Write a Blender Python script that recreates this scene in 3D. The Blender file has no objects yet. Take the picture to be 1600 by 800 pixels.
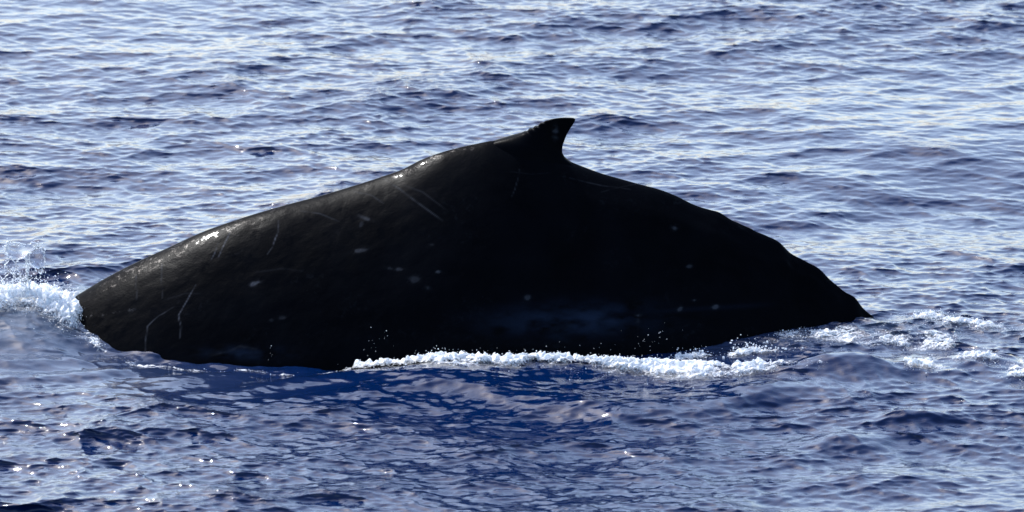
import bpy, math
import numpy as np
from mathutils import Vector, Matrix

scn = bpy.context.scene
COL = scn.collection

# ------------------------------------------------------------------ camera
DEP = math.radians(14.5)              # looking down from a boat deck
DIST = 90.0
K = 8.4 / 1600                        # metres per photo pixel at the whale
AIM = Vector((0, 0, 0.545))
FWD = Vector((0, math.cos(DEP), -math.sin(DEP)))
UPV = Vector((0, math.sin(DEP), math.cos(DEP)))
CAMP = AIM - FWD * DIST
cam = bpy.data.cameras.new('camera')
cam.sensor_width = 36.0
cam.lens = 36.0 * DIST / 8.4
cam.clip_start = 0.5
cam.clip_end = 20000
cam.dof.use_dof = True
cam.dof.focus_distance = DIST - 0.5
cam.dof.aperture_fstop = cam.lens / 1000 / 0.13
camo = bpy.data.objects.new('camera', cam)
COL.objects.link(camo)
camo.location = CAMP
camo.rotation_euler = (math.pi / 2 - DEP, 0, 0)
scn.camera = camo

# ------------------------------------------------------------------ light
SUN_EL, SUN_AZ = math.radians(45), math.radians(-35)     # azimuth from +y (view) towards +x
w = bpy.data.worlds.new('World')
scn.world = w
w.use_nodes = True
nt = w.node_tree
nt.nodes.clear()
sky = nt.nodes.new('ShaderNodeTexSky')
sky.sky_type = 'NISHITA'
sky.sun_disc = False
sky.sun_elevation = SUN_EL
sky.sun_rotation = SUN_AZ
sky.air_density = 1.0
sky.dust_density = 1.75
sky.ozone_density = 2.6
bg = nt.nodes.new('ShaderNodeBackground')
bg.inputs['Strength'].default_value = 0.15
wo = nt.nodes.new('ShaderNodeOutputWorld')
nt.links.new(sky.outputs[0], bg.inputs[0])
nt.links.new(bg.outputs[0], wo.inputs[0])
sl = bpy.data.lights.new('sun', 'SUN')
sl.energy = 2.6
sl.angle = math.radians(0.53)
sl.color = (1.0, 0.99, 0.97)
so = bpy.data.objects.new('sun', sl)
COL.objects.link(so)
sdir = Vector((math.sin(SUN_AZ) * math.cos(SUN_EL), math.cos(SUN_AZ) * math.cos(SUN_EL), math.sin(SUN_EL)))
so.rotation_euler = sdir.to_track_quat('Z', 'Y').to_euler()
scn.view_settings.view_transform = 'Standard'
scn.view_settings.look = 'None'
scn.view_settings.exposure = 1.27
scn.view_settings.gamma = 1.0

# ------------------------------------------------------------------ helpers
def smooth(e0, e1, x):
    t = np.clip((x - e0) / (e1 - e0), 0, 1)
    return t * t * (3 - 2 * t)

def _hash(ix, iy, iz, seed):
    h = (ix * 374761393 + iy * 668265263 + iz * 2147483647 + seed * 974634777) & 0xFFFFFFFF
    h = ((h ^ (h >> 13)) * 1274126177) & 0xFFFFFFFF
    h = ((h ^ (h >> 16)) * 2246822519) & 0xFFFFFFFF
    return ((h ^ (h >> 15)) & 0xFFFFFF) / float(0xFFFFFF)

def noise3(x, y, z, seed=0):
    """value noise, -1..1"""
    x, y, z = np.broadcast_arrays(np.asarray(x, float), np.asarray(y, float), np.asarray(z, float))
    ix, iy, iz = np.floor(x).astype(np.int64), np.floor(y).astype(np.int64), np.floor(z).astype(np.int64)
    fx, fy, fz = x - ix, y - iy, z - iz
    fx, fy, fz = [f * f * f * (f * (f * 6 - 15) + 10) for f in (fx, fy, fz)]
    out = 0
    for a in (0, 1):
        for b in (0, 1):
            for c in (0, 1):
                wgt = (fx if a else 1 - fx) * (fy if b else 1 - fy) * (fz if c else 1 - fz)
                out = out + wgt * _hash(ix + a, iy + b, iz + c, seed)
    return out * 2 - 1

def fbm(x, y, z, octaves=4, seed=0, gain=0.5):
    s, a, f, n = 0, 1.0, 1.0, 0
    for o in range(octaves):
        s = s + a * noise3(x * f + o * 17.3, y * f - o * 9.1, z * f + o * 4.7, seed + o)
        n += a
        a *= gain
        f *= 2.03
    return s / n

def cells(x, y, seed=0):
    """distance to nearest jittered point (Worley F1), 2-D"""
    ix, iy = np.floor(x).astype(np.int64), np.floor(y).astype(np.int64)
    best = np.full(np.shape(x), 9.0)
    for a in (-1, 0, 1):
        for b in (-1, 0, 1):
            jx = ix + a + _hash(ix + a, iy + b, ix * 0, seed)
            jy = iy + b + _hash(ix + a, iy + b, ix * 0 + 5, seed + 1)
            best = np.minimum(best, np.hypot(x - jx, y - jy))
    return best

def interp(xs, pts):
    """smooth (pchip-like) interpolation through points"""
    p = np.array(pts, float)
    X, Y = p[:, 0], p[:, 1]
    d = np.diff(Y) / np.diff(X)
    m = np.zeros_like(Y)
    m[1:-1] = np.where(d[:-1] * d[1:] > 0, 2 * d[:-1] * d[1:] / (d[:-1] + d[1:] + 1e-12), 0)
    m[0], m[-1] = d[0], d[-1]
    i = np.clip(np.searchsorted(X, xs) - 1, 0, len(X) - 2)
    hh = X[i + 1] - X[i]
    t = np.clip((xs - X[i]) / hh, 0, 1)
    return ((1 + 2 * t) * (1 - t) ** 2 * Y[i] + t * (1 - t) ** 2 * hh * m[i]
            + t * t * (3 - 2 * t) * Y[i + 1] + t * t * (t - 1) * hh * m[i + 1])

def mesh_np(name, V, F, mat, parent=None, smooth_shade=True, attrs=None):
    V = np.ascontiguousarray(V, np.float32)
    F = np.ascontiguousarray(F, np.int32)
    n = F.shape[1]
    me = bpy.data.meshes.new(name)
    me.vertices.add(len(V))
    me.vertices.foreach_set('co', V.ravel())
    me.loops.add(F.size)
    me.loops.foreach_set('vertex_index', F.ravel())
    me.polygons.add(len(F))
    me.polygons.foreach_set('loop_start', np.arange(0, F.size, n, dtype=np.int32))
    me.polygons.foreach_set('loop_total', np.full(len(F), n, np.int32))
    me.polygons.foreach_set('use_smooth', np.full(len(F), smooth_shade, bool))
    for k_, v_ in (attrs or {}).items():
        at = me.attributes.new(k_, 'FLOAT', 'POINT')
        at.data.foreach_set('value', np.ascontiguousarray(v_, np.float32))
    me.update(calc_edges=True)
    me.materials.append(mat)
    o = bpy.data.objects.new(name, me)
    COL.objects.link(o)
    if parent:
        o.parent = parent
    return o

def grid_faces(nr, nc, wrap=False):
    r = np.arange(nr - 1)[:, None]
    c = np.arange(nc if wrap else nc - 1)[None, :]
    c2 = (c + 1) % nc
    return np.stack([r * nc + c, r * nc + c2, (r + 1) * nc + c2, (r + 1) * nc + c], -1).reshape(-1, 4)

def tag(o, label=None, cat=None, group=None, kind=None):
    for k_, v_ in (('label', label), ('category', cat), ('group', group), ('kind', kind)):
        if v_:
            o[k_] = v_
    return o

def pix(px, py, y=0.0):
    """world point on the plane y = const that the photo shows at px, py"""
    d = FWD * DIST + Vector((1, 0, 0)) * ((px - 800) * K) + UPV * ((400 - py) * K)
    t = (y - CAMP.y) / d.y
    return np.array(CAMP + d * t)

def pixw(px, py, z=0.0):
    """world point on the level z = const"""
    d = FWD * DIST + Vector((1, 0, 0)) * ((px - 800) * K) + UPV * ((400 - py) * K)
    t = (z - CAMP.z) / d.z
    return np.array(CAMP + d * t)

def project(V):
    P = V - np.array(CAMP)
    dep = P @ np.array(FWD)
    return 800 + P[:, 0] / dep * DIST / K, 400 - (P @ np.array(UPV)) / dep * DIST / K

# ------------------------------------------------------------------ materials
def new_mat(name):
    m = bpy.data.materials.new(name)
    m.use_nodes = True
    t = m.node_tree
    return m, t, t.nodes['Principled BSDF']

def water_material():
    m, t, p = new_mat('sea_water')
    p.inputs['Base Color'].default_value = (0.0001, 0.0074, 0.040, 1)
    p.inputs['Roughness'].default_value = 0.025
    p.inputs['IOR'].default_value = 1.34
    tc = t.nodes.new('ShaderNodeTexCoord')
    mp = t.nodes.new('ShaderNodeMapping')
    mp.inputs['Rotation'].default_value = (0, 0, math.radians(12))
    mp.inputs['Scale'].default_value = (9, 15, 9)
    t.links.new(tc.outputs['Object'], mp.inputs['Vector'])
    n1 = t.nodes.new('ShaderNodeTexNoise')
    n1.inputs['Scale'].default_value = 1.0
    n1.inputs['Detail'].default_value = 4
    n1.inputs['Roughness'].default_value = 0.6
    n1.inputs['Distortion'].default_value = 0.6
    t.links.new(mp.outputs[0], n1.inputs['Vector'])
    at = t.nodes.new('ShaderNodeAttribute')
    at.attribute_name = 'ripple'
    b = t.nodes.new('ShaderNodeBump')
    b.inputs['Distance'].default_value = 0.02
    t.links.new(at.outputs['Fac'], b.inputs['Strength'])
    t.links.new(n1.outputs['Fac'], b.inputs['Height'])
    t.links.new(b.outputs[0], p.inputs['Normal'])
    # air bubbles mixed into the churned water
    mx = t.nodes.new('ShaderNodeMix')
    mx.data_type = 'RGBA'
    mx.inputs[6].default_value = (0.0001, 0.0074, 0.040, 1)
    mx.inputs[7].default_value = (0.16, 0.20, 0.24, 1)
    a2 = t.nodes.new('ShaderNodeAttribute')
    a2.attribute_name = 'aerated'
    t.links.new(a2.outputs['Fac'], mx.inputs[0])
    t.links.new(mx.outputs[2], p.inputs['Base Color'])
    return m

def skin_material():
    m, t, p = new_mat('wet_black_skin')
    p.inputs['IOR'].default_value = 1.33
    p.inputs['Specular IOR Level'].default_value = 0.011
    p.inputs['Coat IOR'].default_value = 1.33
    p.inputs['Coat Roughness'].default_value = 0.09
    tc = t.nodes.new('ShaderNodeTexCoord')
    def noise(scale, detail, rough=0.55):
        n = t.nodes.new('ShaderNodeTexNoise')
        n.inputs['Scale'].default_value = scale
        n.inputs['Detail'].default_value = detail
        n.inputs['Roughness'].default_value = rough
        t.links.new(tc.outputs['Object'], n.inputs['Vector'])
        return n
    n1, n2, n3 = noise(2.2, 5), noise(55, 3), noise(140, 2)
    wet = noise(7.0, 4, 0.65)
    r1 = t.nodes.new('ShaderNodeMapRange')
    r1.inputs['To Min'].default_value = 0.3
    r1.inputs['To Max'].default_value = 0.2
    r1.inputs['From Min'].default_value = 0.56
    r1.inputs['From Max'].default_value = 0.66
    t.links.new(wet.outputs['Fac'], r1.inputs['Value'])
    t.links.new(r1.outputs[0], p.inputs['Roughness'])
    beads = noise(17.0, 5, 0.75)                      # beads of water still standing on the hide
    rb = t.nodes.new('ShaderNodeMapRange')
    rb.inputs['From Min'].default_value = 0.55
    rb.inputs['From Max'].default_value = 0.62
    rb.inputs['To Max'].default_value = 1.0
    t.links.new(beads.outputs['Fac'], rb.inputs['Value'])
    wa = t.nodes.new('ShaderNodeAttribute'); wa.attribute_name = 'wet'
    wm = t.nodes.new('ShaderNodeMath'); wm.operation = 'MULTIPLY'
    t.links.new(rb.outputs[0], wm.inputs[0])
    t.links.new(wa.outputs['Fac'], wm.inputs[1])
    t.links.new(wm.outputs[0], p.inputs['Coat Weight'])
    base = t.nodes.new('ShaderNodeMix'); base.data_type = 'RGBA'
    base.inputs[6].default_value = (0.0005, 0.0006, 0.0009, 1)
    base.inputs[7].default_value = (0.0026, 0.0031, 0.0046, 1)
    t.links.new(n1.outputs['Fac'], base.inputs[0])
    pa = t.nodes.new('ShaderNodeAttribute'); pa.attribute_name = 'pale'
    m1 = t.nodes.new('ShaderNodeMix'); m1.data_type = 'RGBA'
    m1.inputs[7].default_value = (0.009, 0.015, 0.03, 1)
    t.links.new(pa.outputs['Fac'], m1.inputs[0])
    t.links.new(base.outputs[2], m1.inputs[6])
    sc = t.nodes.new('ShaderNodeAttribute'); sc.attribute_name = 'scar_glint'
    m2 = t.nodes.new('ShaderNodeMix'); m2.data_type = 'RGBA'
    m2.inputs[7].default_value = (0.16, 0.17, 0.2, 1)
    t.links.new(sc.outputs['Fac'], m2.inputs[0])
    t.links.new(m1.outputs[2], m2.inputs[6])
    t.links.new(m2.outputs[2], p.inputs['Base Color'])
    ad = t.nodes.new('ShaderNodeMath'); ad.operation = 'MULTIPLY_ADD'
    ad.inputs[1].default_value = 0.25
    t.links.new(n3.outputs['Fac'], ad.inputs[0])
    t.links.new(n2.outputs['Fac'], ad.inputs[2])
    b = t.nodes.new('ShaderNodeBump')
    b.inputs['Strength'].default_value = 0.14
    b.inputs['Distance'].default_value = 0.008
    t.links.new(ad.outputs[0], b.inputs['Height'])
    t.links.new(b.outputs[0], p.inputs['Normal'])
    return m

def foam_material(lace):
    m, t, p = new_mat('lacy_foam' if lace else 'white_froth')
    p.inputs['Base Color'].default_value = (0.93, 0.94, 0.95, 1)
    p.inputs['Roughness'].default_value = 0.35
    p.inputs['IOR'].default_value = 1.33
    tr = t.nodes.new('ShaderNodeBsdfTranslucent')
    tr.inputs['Color'].default_value = (0.93, 0.95, 0.97, 1)
    mx = t.nodes.new('ShaderNodeMixShader')
    mx.inputs[0].default_value = 0.4
    out = t.nodes['Material Output']
    t.links.new(p.outputs[0], mx.inputs[1])
    t.links.new(tr.outputs[0], mx.inputs[2])
    t.links.new(mx.outputs[0], out.inputs['Surface'])
    if lace:
        tc = t.nodes.new('ShaderNodeTexCoord')
        no = t.nodes.new('ShaderNodeTexNoise')
        no.inputs['Scale'].default_value = 34
        no.inputs['Detail'].default_value = 5
        no.inputs['Roughness'].default_value = 0.7
        no.inputs['Distortion'].default_value = 1.2
        t.links.new(tc.outputs['Object'], no.inputs['Vector'])
        at = t.nodes.new('ShaderNodeAttribute')
        at.attribute_name = 'cover'
        ad = t.nodes.new('ShaderNodeMath'); ad.operation = 'ADD'
        t.links.new(at.outputs['Fac'], ad.inputs[0])
        t.links.new(no.outputs['Fac'], ad.inputs[1])
        mr = t.nodes.new('ShaderNodeMapRange')
        mr.inputs['From Min'].default_value = 0.72
        mr.inputs['From Max'].default_value = 0.98
        t.links.new(ad.outputs[0], mr.inputs['Value'])
        tp = t.nodes.new('ShaderNodeBsdfTransparent')
        m2 = t.nodes.new('ShaderNodeMixShader')
        t.links.new(mr.outputs[0], m2.inputs[0])
        t.links.new(tp.outputs[0], m2.inputs[1])
        t.links.new(mx.outputs[0], m2.inputs[2])
        t.links.new(m2.outputs[0], out.inputs['Surface'])
    return m

def film_material():
    m, t, p = new_mat('clear_splash_water')
    p.inputs['Base Color'].default_value = (0.93, 0.96, 1.0, 1)
    p.inputs['Roughness'].default_value = 0.05
    p.inputs['IOR'].default_value = 1.333
    p.inputs['Transmission Weight'].default_value = 1.0
    return m

WATER, SKIN, FOAM, LACE, FILM = water_material(), skin_material(), foam_material(False), foam_material(True), film_material()

# ------------------------------------------------------------------ the sea: a wind-sea spectrum summed on tiles
def tile(L, N, lam_min, lam_max, rms_slope, wind, spread, seed, chop, fall=4.0):
    rng = np.random.default_rng(seed)
    k1 = np.fft.fftfreq(N, L / N) * 2 * np.pi
    kx, ky = np.meshgrid(k1, k1)
    k = np.hypot(kx, ky)
    k[0, 0] = 1
    th = np.arctan2(ky, kx) - wind
    D = np.abs(np.cos(th)) ** spread + 0.06
    band = 1 / (1 + (2 * np.pi / lam_max / k) ** 6) / (1 + (k * lam_min / 2 / np.pi) ** 6)
    S = k ** -fall * D * band
    S[0, 0] = 0
    g = rng.normal(size=(N, N)) + 1j * rng.normal(size=(N, N))
    H = np.sqrt(S) * g
    h = np.fft.ifft2(H).real
    sx, sy = np.fft.ifft2(1j * kx * H).real, np.fft.ifft2(1j * ky * H).real
    s = rms_slope / math.sqrt((sx ** 2 + sy ** 2).mean())
    dx, dy = np.fft.ifft2(1j * kx / k * H).real, np.fft.ifft2(1j * ky / k * H).real
    return dict(L=L, N=N, h=h * s, dx=dx * s * chop, dy=dy * s * chop, lam=lam_min)

def lookup(t, a, x, y):
    u, v = x / t['L'] * t['N'], y / t['L'] * t['N']
    iu, iv = np.floor(u).astype(np.int64), np.floor(v).astype(np.int64)
    fu, fv = u - iu, v - iv
    N, A = t['N'], t[a]
    i0, i1, j0, j1 = iu % N, (iu + 1) % N, iv % N, (iv + 1) % N
    return (A[j0, i0] * (1 - fu) + A[j0, i1] * fu) * (1 - fv) + (A[j1, i0] * (1 - fu) + A[j1, i1] * fu) * fv

WIND = math.radians(-100)
TILES = [
    tile(41.0, 512, 1.0, 6.0, 0.050, WIND, 1.2, 11, 1.6),
    tile(17.3, 512, 0.3, 1.2, 0.088, WIND + 0.1 - 0.5, 0.8, 12, 1.8),
    tile(6.1, 512, 0.055, 0.32, 0.175, WIND - 0.15 + 0.35, 0.9, 13, 1.7, 3.6),
    tile(23.7, 512, 0.45, 1.8, 0.05, WIND + 1.05 - 0.2, 2.0, 14, 1.6),
]

def blob(x, y, cx, cy, sx, sy, rot=0.0):
    c, s = math.cos(rot), math.sin(rot)
    u, v = (x - cx) * c + (y - cy) * s, -(x - cx) * s + (y - cy) * c
    return np.exp(-0.5 * ((u / sx) ** 2 + (v / sy) ** 2))

def polydist(x, y, pts):
    """distance to a polyline and the parameter 0..1 along it"""
    P = np.array(pts, float)
    seg = np.hypot(*(P[1:] - P[:-1]).T)
    cum = np.concatenate([[0], np.cumsum(seg)])
    best, par = np.full(np.shape(x), 1e9), np.zeros(np.shape(x))
    for i in range(len(seg)):
        d = P[i + 1] - P[i]
        t = np.clip(((x - P[i, 0]) * d[0] + (y - P[i, 1]) * d[1]) / (seg[i] ** 2 + 1e-12), 0, 1)
        q = np.hypot(x - P[i, 0] - t * d[0], y - P[i, 1] - t * d[1])
        par = np.where(q < best, (cum[i] + t * seg[i]) / cum[-1], par)
        best = np.minimum(best, q)
    return best, par

def level(pts, z=0.0):
    return [tuple(pixw(a, b, z)[:2]) for a, b in pts]

FLANK = level([(190, 550), (300, 558), (430, 566), (600, 570)])
LEAN = (1.6, 2.4, 1.4, 1.6)
SLICK = level([(-100, 560), (150, 575), (330, 585), (480, 600)])
BOW = level([(470, 580), (640, 578), (830, 580), (1000, 588), (1230, 592), (1420, 590), (1620, 590)])
SWELL = level([(300, 570), (560, 582), (700, 600), (830, 628), (950, 645), (1100, 636), (1300, 610), (1620, 600)])
WAKE = level([(1120, 545), (1300, 522), (1480, 515), (1620, 520)])

def sea_shape(x, y):
    """displaced position of sea point (x, y), plus masks"""
    ds, _ = polydist(x, y, SLICK)
    slick = np.exp(-0.5 * (ds / 0.55) ** 2)
    db, pb = polydist(x, y, BOW)
    dw, pw = polydist(x, y, WAKE)
    near = np.exp(-0.5 * ((x / 4.2) ** 4 + ((y + 0.2) / 1.9) ** 4))
    calm = 1 - 0.2 * near
    # slow patches of rougher and smoother water
    gust = 0.85 + 0.45 * noise3(x * 0.23, y * 0.16, 0.5, 5)
    amps = (calm * (1 - 0.35 * slick), calm * (1 - 0.35 * slick) * gust, (1 - 0.5 * slick) * gust)
    # away from the boat the sheet is coarse: short waves fade out there
    far = np.maximum(np.abs(x) - 7.2, np.maximum(y - 13.0, -y - 9.5))
    f2, f3, f1 = smooth(9, 0, far), smooth(2.5, 0, far), smooth(90, 12, far)
    Z = np.zeros_like(x); DX = np.zeros_like(x); DY = np.zeros_like(x)
    back = 1 - 0.12 * smooth(-0.5, 3, y)
    front = smooth(-1.6, -3.4, y)
    amps = (amps[0] * back, amps[1] * back * (1 + 0.15 * front), amps[2] * back * (1 + 0.12 * front) * (1 + 0.8 * np.exp(-(dw / 0.4) ** 2) * smooth(1.6, 2.3, x)))
    for t, a, f in zip(TILES, amps + (amps[1],), (f1, f2, f3, f2)):
        r = {0: 0.0, 1: 0.5, 2: -0.35, 3: 0.2}[TILES.index(t)]
        c, s = math.cos(r), math.sin(r)
        u, v = x * c + y * s, -x * s + y * c
        hz = lookup(t, 'h', u, v) * a * f
        Z += hz
        DY -= LEAN[TILES.index(t)] * hz          # crests lean downwind, towards the boat
        du, dv = lookup(t, 'dx', u, v) * a * f, lookup(t, 'dy', u, v) * a * f
        DX += du * c - dv * s
        DY += du * s + dv * c
    crest = smooth(0.04, 0.09, Z)
    # pushed-up water
    cx, cy = pixw(25, 505)[:2]
    Z += 0.16 * blob(x, y, cx, cy, 0.4, 0.42)
    dn, pn = polydist(x, y, FLANK)
    Z -= 0.075 * np.exp(-(dn / 0.4) ** 2)
    side = y - np.interp(x, [p[0] for p in BOW], [p[1] for p in BOW])
    Z += 0.07 * np.where(side > 0, np.exp(-(side / 0.25) ** 2), np.exp(-(side / 0.5) ** 2)) * smooth(-2.0, -0.9, x)
    for px_, py_, sx_, sy_, h_ in ((1310, 588, 0.3, 0.17, 0.12), (1535, 575, 0.25, 0.15, 0.11), (1180, 618, 0.25, 0.15, 0.05), (1430, 660, 0.2, 0.13, 0.07), (1340, 690, 0.3, 0.13, 0.06), (1380, 515, 0.5, 0.3, 0.03)):
        bx, by = pixw(px_, py_)[:2]
        Z += h_ * blob(x, y, bx, by, sx_, sy_)
    dc, pc = polydist(x, y, SWELL)
    sc_ = y - np.interp(x, [p[0] for p in SWELL], [p[1] for p in SWELL])
    Z += 0.075 * np.where(sc_ > 0, np.exp(-(sc_ / 0.45) ** 2), np.exp(-(sc_ / 0.3) ** 2)) * smooth(-1.6, -0.5, x) * smooth(3.2, 2.0, x)
    # long smooth folds on the slick
    Z += slick * 0.017 * np.sin((y * 1.0 + 0.25 * np.sin(x * 1.3) - 0.3 * x) * 2 * np.pi / 0.55 + 1.5 * noise3(x * 0.8, y * 0.8, 0, 3))
    churn = np.exp(-(dw / 0.4) ** 2) * smooth(1.6, 2.3, x)
    ripple = (0.14 - 0.05 * slick) * (0.5 + 0.5 * gust) + 0.5 * churn + 1.2 * crest + 0.08 * front
    aer = np.clip(0.08 * slick * smooth(-1.2, -3.2, x) + 0.12 * np.exp(-(dw / 0.35) ** 2) + 0.3 * blob(x, y, cx, cy - 0.25, 0.5, 0.45), 0, 1)
    return x + DX, y + DY, Z, ripple, aer

def graded(a, b, step, grow=1.16, reach=6000):
    core = np.arange(a, b + step * 0.5, step)
    e, s, out = 0.0, step, []
    while e < reach:
        s *= 1.045 if e < 30 else grow
        e += s
        out.append(e)
    out = np.array(out)
    return np.concatenate([a - out[::-1], core, b + out])

xs = graded(-6.6, 6.6, 0.019)
ys1 = np.concatenate([np.arange(-9.4, 12.0, 0.0235)])
e, s, out = 0.0, 0.04, []
while e < 6000:
    s *= 1.045 if e < 30 else 1.16
    e += s
    out.append(e)
out = np.array(out)
ys = np.concatenate([ys1[0] - out[::-1], ys1, ys1[-1] + out])
GX, GY = np.meshgrid(xs, ys)
SX, SY, SZ, RIP, AER = sea_shape(GX, GY)
sea = mesh_np('sea', np.stack([SX, SY, SZ], -1).reshape(-1, 3), grid_faces(len(ys), len(xs)), WATER,
              attrs={'ripple': RIP.ravel(), 'aerated': AER.ravel()})
tag(sea, 'choppy deep blue sea around the whale', kind='structure')

# ------------------------------------------------------------------ the whale
TOP = [(-420, 900), (-260, 730), (-120, 605), (0, 528), (60, 495), (110, 467), (160, 437), (210, 411), (260, 388), (320, 361), (380, 340), (440, 322),
       (500, 306), (560, 288), (600, 275), (628, 265), (660, 249), (700, 235), (740, 225.5), (775, 219.5), (800, 219), (830, 226), (862, 240),
       (905, 258), (940, 271), (975, 281), (1000, 288), (1030, 296), (1056, 306), (1081, 318), (1120, 331), (1161, 353),
       (1195, 365), (1217, 377), (1240, 398), (1262, 410), (1281, 422), (1300, 441), (1319, 455), (1336, 466), (1349, 481),
       (1369, 499), (1400, 528), (1440, 580), (1490, 660), (1540, 760), (1600, 900)]
HALF = [(-420, 0.85), (-120, 1.2), (110, 1.32), (250, 1.42), (480, 1.46), (700, 1.35), (850, 1.2), (1000, 1.02), (1150, 0.72), (1280, 0.44), (1369, 0.33), (1600, 0.15)]
DEEP = [(-420, 0.7), (-120, 1.1), (110, 1.3), (480, 1.6), (850, 1.6), (1000, 1.35), (1150, 1.05), (1280, 0.8), (1369, 0.6), (1600, 0.3)]
KEEL = [(-420, 0.05), (300, 0.15), (600, 0.25), (850, 0.3), (1000, 0.35), (1200, 0.42), (1600, 0.4)]

nI, nJ = 900, 640
pxs = np.linspace(-420, 1600, nI)
topu = (400 - interp(pxs, TOP)) * K
topu = topu + smooth(1020, 1200, pxs) * (0.018 * noise3(pxs / 34, 0.0, 0.0, 81) + 0.006 * noise3(pxs / 15, 0.0, 0.0, 82))
kern = np.exp(-0.5 * (np.arange(-60, 61) / 20.0) ** 2)
soft = np.convolve(np.pad(topu, 60, mode='edge'), kern / kern.sum(), mode='valid')
a_, b_, q_ = interp(pxs, HALF), interp(pxs, DEEP), interp(pxs, KEEL)
phi = np.concatenate([np.linspace(-np.pi, -1.5, 40, endpoint=False), np.linspace(-1.5, 0.3, 520, endpoint=False), np.linspace(0.3, np.pi, 80, endpoint=False)])
endf = np.sqrt(np.clip(1 - (np.abs(np.linspace(-1, 1, nI)) ** 40), 1e-4, 1))
PH, A_ = np.meshgrid(phi, a_ * endf)
B_, Q_ = (b_ * endf)[:, None], q_[:, None]
EXPN = 1.44
rnd = lambda v: np.sign(v) * np.abs(v) ** (2 / EXPN)
Yb = 1.1 * A_ * rnd(np.sin(PH)) * (1 - 0.6 * Q_ * np.exp(-(PH / 0.6) ** 2))
Zr = 1.15 * B_ * (rnd(np.cos(PH)) - 1)
Xb = np.repeat(((pxs - 800) * K)[:, None], nJ, 1)
# knuckles of the spine, folds and small unevenness of the hide
up = np.exp(-(PH / 0.5) ** 2)
bump = 0.012 * fbm(Xb * 1.6, Yb * 1.6, Zr * 1.6, 3, 21) + 0.0035 * fbm(Xb * 9, Yb * 9, Zr * 9, 3, 22)
tailw = smooth(1.2, 2.2, Xb)
bump = bump + tailw * (0.03 * up * noise3(Xb * 4.5, Yb * 3, 0.3, 23) + 0.02 * fbm(Xb * 5, Yb * 7, Zr * 5, 3, 24))
# a long fold under the fin towards the tail
bump = bump + 0.012 * np.exp(-((PH + 0.42 + 0.03 * np.sin(Xb * 4)) / 0.09) ** 2) * smooth(0.2, 0.7, Xb)
nrm_y, nrm_z = np.sin(PH), np.cos(PH)
Yb = Yb + bump * nrm_y
Zr = Zr + bump * nrm_z * (1 - 0.7 * up * (1 - tailw))
# slide each section up until its outline reaches the photographed one
cd, sd = math.cos(DEP), math.sin(DEP)
ridge = (topu - soft)[:, None] / cd * np.exp(-(PH / 0.42) ** 2)     # small steps stay on the ridge
Zr = Zr + ridge
Zt = topu / cd + AIM.z
for _ in range(6):
    Z = Zt[:, None] + Zr
    u = ((Z - AIM.z) * cd + Yb * sd) * DIST / (DIST + Yb * cd - (Z - AIM.z) * sd)
    Zt = Zt + (topu - u.max(1)) / cd
Z = Zt[:, None] + Zr
VB = np.stack([Xb, Yb, Z], -1).reshape(-1, 3)

PX, PY = project(VB)
facing = (VB[:, 1] < 0.35).astype(float)
scar_glint = np.zeros(len(VB))  # pale scars, plus a few glint streaks painted into the colour
wob = 1.5 * fbm(PX / 26, PY / 26, 0.0, 2, 40)
brk = 0.45 + 1.0 * fbm(PX / 11, PY / 11, 0.0, 3, 41)
def stroke(pts, width, amt):
    global scar_glint
    d, t = polydist(PX + wob, PY + wob * 0.6, pts)
    width, amt = width * 0.7, amt * 0.55
    scar_glint = np.maximum(scar_glint, amt * np.exp(-(d / width) ** 2) * (0.35 + 0.65 * np.sin(np.pi * np.clip(t * 0.9 + 0.08, 0, 1))) * np.clip(brk + 0.25, 0, 1))
def spot(cx, cy, rx, ry, amt, rot=0.0):
    global scar_glint
    c, s = math.cos(rot), math.sin(rot)
    u = (PX + wob * 1.5 - cx) * c + (PY + wob - cy) * s
    v = -(PX + wob * 1.5 - cx) * s + (PY + wob - cy) * c
    e_ = np.exp(-((u / rx) ** 2 + (v / ry) ** 2)) * np.clip(brk + 0.35, 0, 1.2)
    scar_glint = np.maximum(scar_glint, 0.42 * amt * (0.5 * smooth(0.3, 0.65, e_) + 0.5 * e_ * np.clip(0.5 + fbm(PX / 4, PY / 3, 0, 3, 62), 0, 1.3)))
for pts, wd, am in (
        ([(305, 445), (292, 470), (279, 493), (283, 510), (281, 528)], 1.3, 0.55),
        ([(270, 480), (248, 493), (230, 510), (227, 535), (228, 555)], 1.2, 0.32),
        ([(358, 364), (350, 382), (340, 402)], 1.2, 0.6), ([(340, 380), (335, 395), (329, 406)], 1.1, 0.4),  # first stroke: a glint streak painted as a pale line
        ([(436, 345), (433, 365), (426, 385), (418, 397)], 1.2, 0.5),
        ([(596, 278), (620, 292), (650, 315), (692, 345)], 1.3, 0.35),
        ([(628, 288), (660, 300), (700, 330)], 1.0, 0.15),
        ([(812, 265), (811, 275), (808, 285), (805, 297), (800, 308)], 1.1, 0.14), ([(790, 268), (830, 272), (860, 270)], 1.2, 0.05),
        ([(890, 278), (940, 290), (985, 296)], 1.5, 0.1), ([(940, 300), (965, 294), (1000, 286)], 1.2, 0.08),
        ([(470, 330), (500, 334), (530, 346)], 1.2, 0.2), ([(555, 300), (580, 305), (600, 318)], 1.2, 0.22),
        ([(213, 430), (213, 450), (214, 468)], 1.0, 0.3), ([(252, 412), (253, 440), (253, 466)], 1.0, 0.28),  # glint streaks running down from the highlights, painted as pale lines
        ([(330, 556), (360, 548), (375, 541), (400, 545)], 2.5, 0.12),
        ([(400, 425), (440, 420), (470, 423)], 2.0, 0.05), ([(250, 470), (290, 458), (330, 460)], 2.0, 0.05)):
    stroke(pts, wd, am)
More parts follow.
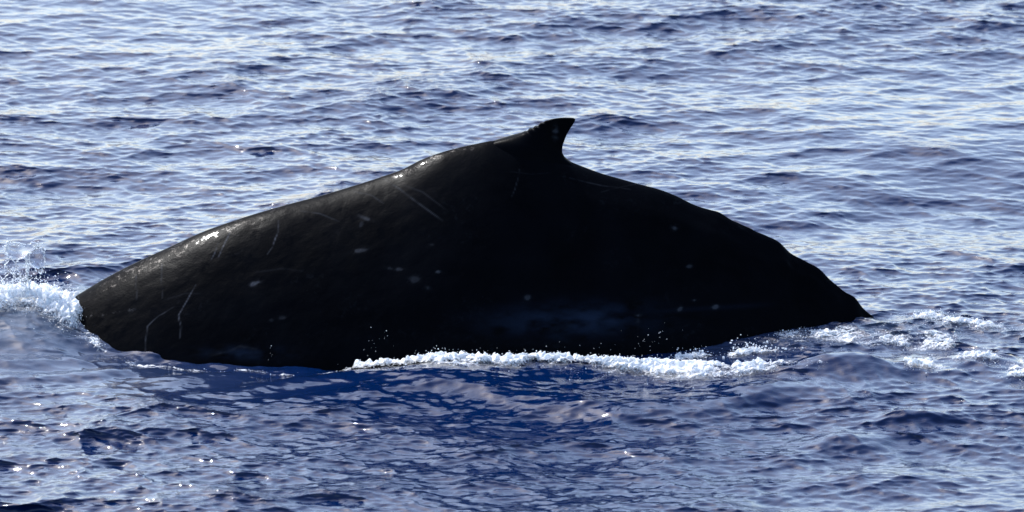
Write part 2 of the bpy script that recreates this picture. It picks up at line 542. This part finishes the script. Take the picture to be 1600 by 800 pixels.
for c in ((572, 342, 12, 3, .4, .3), (566, 350, 4, 7, .2, .5), (562, 391, 14, 3.5, .35, -.3), (619, 421, 12, 2.5, .4, .1), (645, 436, 9, 5, .3, -.2),
          (668, 450, 5, 3, .5, 0), (686, 425, 4, 2, .45, 0), (673, 382, 5, 2, .3, 0), (396, 443, 9, 4, .7, -.3), (1053, 355, 5, 4, .5, 0), (1078, 417, 5, 3, .35, 0),
          (1085, 469, 4, 2.2, .5, 0), (1062, 483, 5, 3.5, .5, -.6), (1117, 479, 5, 4, .55, -.5), (1000, 493, 5, 2.5, .5, 0), (824, 465, 5, 5, .35, 0),
          (998, 503, 3, 6, .25, 0), (440, 496, 6, 3, .2, 0), (425, 500, 5, 3, .15, 0), (850, 215, 5, 3, .2, 0)):
    spot(*c)
pale = np.exp(-(((PX - 900) / 110) ** 2 + ((PY - 500 - (PX - 900) * -0.03) / 22) ** 2)) * np.clip(0.55 + 1.1 * fbm(PX / 30, PY / 12, 0, 4, 44), 0, 1)
pale = np.maximum(pale, 0.6 * np.exp(-(((PX - 380) / 60) ** 2 + ((PY - 552) / 10) ** 2)) * np.clip(0.4 + fbm(PX / 20, PY / 9, 0, 3, 45), 0, 1))
pale = np.maximum(pale, 0.14 * np.exp(-((PY - 488 + (PX - 1000) * 0.06) / 4) ** 2) * smooth(950, 1020, PX) * smooth(1230, 1150, PX))

under = PY - interp(PX, TOP)                        # pixels below the outline of the back
film_ = np.exp(-((under - 14) / 9) ** 2) * smooth(120, 190, PX) * smooth(440, 370, PX)
film_ = np.maximum(film_, 0.8 * np.exp(-((under - 4) / 5) ** 2) * smooth(600, 640, PX) * smooth(860, 700, PX))
film_ = np.maximum(film_, 0.7 * np.exp(-((PY - 489 + (PX - 170) * 0.14) / 3.5) ** 2) * smooth(125, 140, PX) * smooth(225, 200, PX))
film_ = np.maximum(film_, 0.15 * smooth(0.1, 0.5, fbm(PX / 60, PY / 40, 0, 3, 60)))

whale = bpy.data.objects.new('whale', None)
COL.objects.link(whale)
tag(whale, 'huge black wet whale arching its scarred back out of the sea', 'whale')
body = mesh_np('body', VB, grid_faces(nI, nJ, True), SKIN, whale, attrs={'scar_glint': scar_glint * facing, 'pale': pale * facing, 'wet': film_})

# dorsal fin: outline in the plane of the spine, thick flared foot, thin hooked tip
LEAD = [(685, 285), (702, 258), (722, 246), (750, 231), (774, 219.8), (795, 213.3), (812, 208.5), (823, 204.5), (828, 201.5), (834, 199), (838, 197.5), (843, 194), (849, 190.5), (857, 187.5), (868, 185), (880, 184), (890, 184), (896, 184.6)]
TRAIL = [(990, 312), (952, 284), (922, 267), (898, 256.5), (889, 251), (881.5, 244), (878.5, 236), (879, 229), (881.5, 221), (884.5, 213), (888, 206), (892, 199.5), (895, 195), (897, 191.5), (898.5, 188.5), (899, 186.2)]
nv, ns = 60, 40
tv = np.linspace(0, 1, nv)
tk = np.linspace(0, 1, len(LEAD))
Lp = np.stack([interp(tv, list(zip(tk, [p[i] for p in LEAD]))) for i in (0, 1)], -1)
Tp = np.stack([interp(tv, list(zip(tk, [p[i] for p in TRAIL]))) for i in (0, 1)], -1)
Lp[:, 1] += 1.1 * np.sin(Lp[:, 0] * 0.75) * smooth(815, 825, Lp[:, 0]) * smooth(862, 845, Lp[:, 0])   # nicked leading edge
ss = np.linspace(0, 2 * np.pi, ns, endpoint=False)
chord = 0.5 - 0.5 * np.cos(ss)                       # 0 lead .. 1 trail
side = np.sign(np.sin(ss)) * np.abs(np.sin(ss)) ** 0.7
rz = Z.max(1)                                         # ridge height along the back
rows = []
for i in range(nv):
    P0, P1 = pix(Lp[i, 0], Lp[i, 1]), pix(Tp[i, 0], Tp[i, 1])
    P = P0[None] * (1 - chord[:, None]) + P1[None] * chord[:, None]
    h = P[:, 2] - np.interp(P[:, 0], Xb[:, 0], rz)
    tip = np.clip(h / 0.32, 0, 1)
    thick = 0.010 + 0.022 * (1 - tip) + np.where(h > 0, 0.15 * np.exp(-np.clip(h, 0, 1) / 0.12), 0.15 - 0.62 * h)
    ramp = smooth(700, 845, P[:, 0] / K + 800)               # the crest rises slowly out of the back
    thick = 0.015 + (thick - 0.015) * (0.12 + 0.88 * ramp)
    P[:, 1] += side * thick * (0.75 + 0.25 * np.cos(chord * np.pi))
    rows.append(P)
VF = np.concatenate(rows + [np.array([rows[-1].mean(0)])])
FF = grid_faces(nv, ns, True)
last = (nv - 1) * ns
cap = np.array([[last + j, last + (j + 1) % ns, nv * ns, nv * ns] for j in range(ns)])
me_f = np.concatenate([FF, cap])
VF[:, 1] += 0.002 * fbm(VF[:, 0] * 20, VF[:, 1] * 20, VF[:, 2] * 20, 2, 50)
fin = bpy.data.meshes.new('dorsal_fin')
fin.from_pydata(VF.tolist(), [], [tuple(f) if f[2] != f[3] else tuple(f[:3]) for f in me_f.tolist()])
fin.polygons.foreach_set('use_smooth', [True] * len(fin.polygons))
fpx, fpy = project(VF)
for nm, val in (('scar_glint', 0.25 * np.exp(-(((fpx - 868) / 4) ** 2 + ((fpy - 208) / 9) ** 2)) * np.clip(0.3 + fbm(fpx / 5, fpy / 5, 0, 3, 51), 0, 1)),
                ('pale', np.zeros(len(VF)))):
    at = fin.attributes.new(nm, 'FLOAT', 'POINT')
    at.data.foreach_set('value', val.astype(np.float32))
fin.materials.append(SKIN)
fo = bpy.data.objects.new('dorsal_fin', fin)
COL.objects.link(fo)
fo.parent = whale

# ------------------------------------------------------------------ foam and spray
PHI_ = (1 + 5 ** 0.5) / 2
ICO_V = np.array([(-1, PHI_, 0), (1, PHI_, 0), (-1, -PHI_, 0), (1, -PHI_, 0), (0, -1, PHI_), (0, 1, PHI_), (0, -1, -PHI_), (0, 1, -PHI_),
                  (PHI_, 0, -1), (PHI_, 0, 1), (-PHI_, 0, -1), (-PHI_, 0, 1)]) / math.hypot(1, PHI_)
ICO_F = np.array([(0, 11, 5), (0, 5, 1), (0, 1, 7), (0, 7, 10), (0, 10, 11), (1, 5, 9), (5, 11, 4), (11, 10, 2), (10, 7, 6), (7, 1, 8),
                  (3, 9, 4), (3, 4, 2), (3, 2, 6), (3, 6, 8), (3, 8, 9), (4, 9, 5), (2, 4, 11), (6, 2, 10), (8, 6, 7), (9, 8, 1)])

def drops(P, R, seed=1):
    rng = np.random.default_rng(seed)
    n = len(P)
    sq = 1 + 0.35 * rng.normal(size=(n, 1, 3)).clip(-1.5, 1.5)
    V = P[:, None, :] + ICO_V[None] * R[:, None, None] * sq
    F = (ICO_F[None] + (np.arange(n) * 12)[:, None, None]).reshape(-1, 3)
    return V.reshape(-1, 3), F

def froth(name, label, x0, x1, y0, y1, step, maskf, amp, seed, ndrops, drop_h=0.06, rmax=0.012, cat='foam', group=None):
    """lumpy froth riding on the water; where the mask is thin it breaks up and sinks below the surface"""
    gx, gy = np.meshgrid(np.arange(x0, x1, step), np.arange(y0, y1, step))
    px_, py_, z, _, _ = sea_shape(gx, gy)
    m = maskf(gx, gy)
    lump = 1 - cells(gx / 0.06 + 0.6 * noise3(gx * 9, gy * 9, 0, seed), gy / 0.06, seed)
    fine = 1 - cells(gx / 0.032, gy / 0.032, seed + 3)
    tear = fbm(gx * 5.5, gy * 7.5, 0.2, 4, seed + 7)
    body_ = m * (1 + 1.0 * tear) + 0.12 * tear - 0.2
    up_ = smooth(0.0, 0.55, body_)
    hh = 0.004 + amp * up_ * (0.35 + 0.65 * lump) + 0.014 * (fine - 0.5) * up_
    hh = np.where(m < 0.03, -0.02, hh)
    V = np.stack([px_, py_, z + hh], -1)
    # crumbled, overhanging surface
    jit = 0.022 * up_
    V[..., 2] += (0.013 * noise3(gx * 60, gy * 60, 3.0, seed + 13) + 0.012 * noise3(gx * 28, gy * 28, 3.0, seed + 14)) * up_
    V[..., 0] += jit * noise3(gx * 40, gy * 40, 1.0, seed + 11)
    V[..., 1] += jit * noise3(gx * 40, gy * 40, 2.0, seed + 12)
    F = grid_faces(*gx.shape)
    keep = (m.ravel()[F] > 0.04).any(1)
    F = F[keep]
    used, inv = np.unique(F, return_inverse=True)
    o = mesh_np(name, V.reshape(-1, 3)[used], inv.reshape(F.shape), LACE, attrs={'cover': (0.05 + 0.95 * body_).ravel()[used]})
    tag(o, label, cat, group, 'stuff')
    rng = np.random.default_rng(seed)
    pr = np.clip(body_ + 0.15, 0, None).ravel() ** 1.5
    pr /= pr.sum()
    idx = rng.choice(gx.size, ndrops, p=pr)
    P = V.reshape(-1, 3)[idx].copy()
    P += rng.normal(size=P.shape) * np.array([0.03, 0.03, 0.0])
    P[:, 2] += np.abs(rng.exponential(drop_h * 0.4, ndrops)) * (0.3 + m.ravel()[idx])
    R = 0.002 + rmax * 0.7 * rng.random(ndrops) ** 4.0
    dv, df = drops(P, R, seed)
    d = mesh_np('droplets', dv, df, FOAM, o)
    tag(d, kind='stuff')
    return o

def line_mask(pts, widths, z=0.0, heights=None):
    L = level(pts, z)
    tt = np.linspace(0, 1, len(widths))
    def f(x, y):
        d, t = polydist(x, y, L)
        wv = np.interp(t, tt, widths)
        end = smooth(0, 0.02, t) * smooth(1, 0.98, t)
        return np.exp(-(d / wv) ** 2) * (0.4 + 0.6 * end) * (1 if heights is None else np.interp(t, tt, heights))
    return f, L

def bounds(L, pad):
    a = np.array(L)
    return a[:, 0].min() - pad, a[:, 0].max() + pad, a[:, 1].min() - pad, a[:, 1].max() + pad

f, L = line_mask([(520, 578), (580, 577), (640, 576), (720, 575), (800, 576), (850, 575), (950, 580), (1040, 584), (1120, 589), (1230, 592)],
                 [0.05, 0.10, 0.2, 0.2, 0.15, 0.12, 0.24, 0.22, 0.2, 0.1], 0.0,
                 [0.25, 0.55, 1.0, 0.9, 0.85, 0.7, 1.0, 1.0, 0.6, 0.22])
g, L2 = line_mask([(600, 584), (760, 584), (850, 580), (960, 588), (1060, 593), (1150, 598), (1290, 598)], [0.1, 0.25, 0.15, 0.3, 0.35, 0.3, 0.1])
fg = lambda x, y: np.maximum(f(x, y), 0.36 * g(x, y))
x0, x1, y0, y1 = bounds(L, 0.5)
froth('foam', 'long white foam ridge breaking along the near flank of the whale', x0, x1, y0 - 0.3, y1, 0.008, fg, 0.075, 61, 700, 0.03, 0.005)
f, L = line_mask([(128, 512), (145, 530), (180, 548), (230, 559), (300, 564), (380, 568), (450, 575), (560, 579)], [0.1, 0.1, 0.07, 0.06, 0.05, 0.05, 0.06, 0.06], 0.0,
                 [0.5, 0.5, 0.46, 0.42, 0.36, 0.34, 0.36, 0.4])
froth('foam', 'faint foam line lapping the lower left flank between the white mound and the long ridge', *bounds(L, 0.25), 0.009, f, 0.012, 67, 60, 0.02, 0.004)
f, L = line_mask([(1050, 560), (1110, 556), (1180, 552), (1260, 549)], [0.08, 0.08, 0.08, 0.05], 0.0, [0.6, 0.8, 0.5, 0.2])
froth('foam', 'thin white foam streak between the whale flank and the long foam ridge', *bounds(L, 0.25), 0.007, f, 0.025, 62, 300)
cx, cy = pixw(14, 505)[:2]
mound = lambda x, y: np.clip(1.25 * blob(x, y, cx + 0.05, cy + 0.25, 0.36, 0.3) + 0.75 * blob(x, y, cx + 0.43, cy - 0.02, 0.11, 0.27, 0.3), 0, 1)
froth('foam', 'white foam mound churned up where the back meets the water at left', cx - 1.1, cx + 0.95, cy - 1.0, cy + 1.1, 0.009, mound, 0.13, 63, 1500, 0.08, 0.006)
f, L = line_mask([(1425, 500), (1470, 506), (1530, 512), (1580, 520)], [0.16, 0.22, 0.18, 0.1], 0.0, [0.8, 0.55, 0.42, 0.25])
froth('foam', 'broken white foam crest behind the tail end of the whale', *bounds(L, 0.35), 0.007, f, 0.035, 64, 250, 0.03, 0.005)
f, L = line_mask([(1410, 588), (1450, 586), (1500, 578), (1550, 580), (1600, 590), (1640, 592)], [0.16, 0.17, 0.08, 0.12, 0.24, 0.24], 0.0, [0.35, 0.7, 0.3, 0.45, 0.85, 0.9])
froth('foam', 'tumbling white foam at the right edge beside a dark blue wavelet', *bounds(L, 0.45), 0.007, f, 0.045, 65, 400, 0.03, 0.005)
f, L = line_mask([(1180, 538), (1260, 528), (1340, 528), (1420, 533), (1500, 540)], [0.12, 0.28, 0.36, 0.36, 0.24])
f2 = lambda x, y: 0.44 * f(x, y)  # thin white lace that also paints in the sun glints of the wake
froth('foam', 'scattered white flecks standing in for foam lace and sun glints on the grey water below the tail end', *bounds(L, 0.5), 0.01, f2, 0.015, 66, 500, 0.02, 0.005)

# spray thrown up at the left: strands, films and drops
splash = bpy.data.objects.new('splash', None)
COL.objects.link(splash)
splash.location = pix(30, 470, -0.1)
tag(splash, 'glassy sheet of water thrown up above the white mound at the left edge', 'splash')
bpy.context.view_layer.update()
ORG = np.array(splash.location)

def tube(path, rad, sides=7):
    P = np.array(path, float)
    n = len(P)
    T = np.gradient(P, axis=0)
    T /= np.linalg.norm(T, axis=1)[:, None] + 1e-9
    ref = np.array([0.2, 0.9, 0.3])
    A = np.cross(T, ref)
    A /= np.linalg.norm(A, axis=1)[:, None] + 1e-9
    Bv = np.cross(T, A)
    an = np.linspace(0, 2 * np.pi, sides, endpoint=False)
    V = P[:, None] + rad[:, None, None] * (np.cos(an)[None, :, None] * A[:, None] + np.sin(an)[None, :, None] * Bv[:, None])
    return V.reshape(-1, 3), grid_faces(n, sides, True)

rng = np.random.default_rng(7)
STR = [
    ([(9, 377), (16, 375), (25, 376), (40, 379), (53, 377), (60, 382), (66, 388)], 0.008, 0.12),
    ([(66, 388), (69, 396), (70, 407), (66, 421), (64, 427)], 0.008, 0.1),
    ([(66, 388), (57, 389), (48, 394), (45, 402), (48, 412), (56, 418), (65, 426)], 0.010, 0.06),
    ([(9, 377), (8, 390), (13, 403), (25, 406), (38, 403), (48, 394)], 0.011, 0.0),
    ([(13, 403), (10, 414), (13, 423), (4, 441), (6, 456)], 0.010, -0.05),
    ([(38, 403), (42, 416), (43, 430), (45, 443), (51, 458)], 0.015, 0.02),
    ([(20, 406), (29, 425), (34, 434), (43, 447), (48, 458)], 0.010, -0.02),
    ([(28, 406), (24, 420), (22, 436), (17, 458)], 0.008, 0.08),
    ([(48, 412), (44, 422), (40, 436), (38, 458)], 0.010, 0.05),
    ([(14, 424), (20, 432), (30, 438), (40, 432)], 0.007, 0.03),
    ([(4, 441), (14, 446), (24, 450), (36, 446), (45, 443)], 0.008, 0.0),
    ([(-4, 440), (-8, 452), (-10, 470)], 0.010, 0.0)]
dropP = []
def spline(pts, n):
    p = np.array(pts, float)
    tt = np.linspace(0, 1, len(p))
    t = np.linspace(0, 1, n)
    return np.stack([interp(t, list(zip(tt, p[:, i]))) for i in range(p.shape[1])], -1)
for pts, r0, yo in STR:
    P = np.array([pix(a, b, -0.1 + yo) for a, b in spline(pts, 40)]) - ORG
    P[:, 1] += 0.05 * np.sin(np.linspace(0, 3, 40) + yo * 30)
    P += 0.006 * rng.normal(size=P.shape)
    rad = r0 * 0.5 * (0.55 + 0.45 * np.abs(np.sin(np.linspace(0, 14, 40) + yo * 50)) + 0.35 * rng.random(40))
    v, fc = tube(P, rad)
    mesh_np('strand', v, fc, FILM if r0 < 0.0105 else FOAM, splash)
    k_ = rng.integers(0, 40, 26)
    dropP.append(P[k_] + 0.02 * rng.normal(size=(26, 3)))
def film(edge_a, edge_b, ya, yb, sag):
    n, m_ = 24, 16
    A = np.array([pix(a, b, -0.1 + ya) for a, b in spline(edge_a, n)])
    B = np.array([pix(a, b, -0.1 + yb) for a, b in spline(edge_b, n)])
    s_ = np.linspace(0, 1, m_)[None, :, None]
    P = A[:, None] * (1 - s_) + B[:, None] * s_
    P[..., 1] += sag * np.sin(np.pi * s_[..., 0]) + 0.01 * fbm(P[..., 0] * 14, P[..., 2] * 14, 0, 2, 9)
    P = P - ORG
    Q = P + np.array([0, 0.004, 0])
    V = np.concatenate([P.reshape(-1, 3), Q.reshape(-1, 3)])
    F = grid_faces(n, m_)
    F = np.concatenate([F, F[:, ::-1] + n * m_])
    mesh_np('water_film', V, F, FILM, splash)
film([(9, 377), (25, 376), (40, 379), (53, 377), (66, 388)], [(9, 385), (13, 403), (25, 406), (38, 403), (48, 394)], 0.12, 0.0, 0.06)
film([(66, 388), (69, 396), (70, 407), (66, 421)], [(57, 389), (46, 396), (47, 411), (60, 421)], 0.1, 0.06, 0.05)
n_ = 150
q = np.stack([rng.normal(32, 22, n_), 470 - np.abs(rng.normal(0, 38, n_))], -1)
dropP.append(np.array([pix(a, b, -0.1 + 0.15 * rng.normal()) for a, b in q]) - ORG)
dP = np.concatenate(dropP)
v, fc = drops(dP, 0.002 + 0.006 * rng.random(len(dP)) ** 3, 8)
tag(mesh_np('droplets', v, fc, FOAM, splash), kind='stuff')

# fine spray hanging in front of the dark flank
q = []
for cx_, cy_, sx_, sy_, n_ in ((590, 540, 12, 16, 20), (1015, 530, 22, 12, 24), (860, 545, 40, 5, 8), (425, 552, 6, 8, 6), (940, 542, 40, 5, 8), (1190, 530, 40, 6, 16), (120, 500, 8, 14, 24)):
    q += [(rng.normal(cx_, sx_), min(rng.normal(cy_, sy_), 570)) for _ in range(n_)]
P = np.array([pix(a, b, -1.75 + (0.7 if a > 1150 or a < 200 else 0)) for a, b in q])
v, fc = drops(P, 0.0013 + 0.0024 * rng.random(len(P)) ** 2, 9)
tag(mesh_np('spray', v, fc, FOAM), 'tiny white spray drops flying in front of the dark flank', 'spray', kind='stuff')
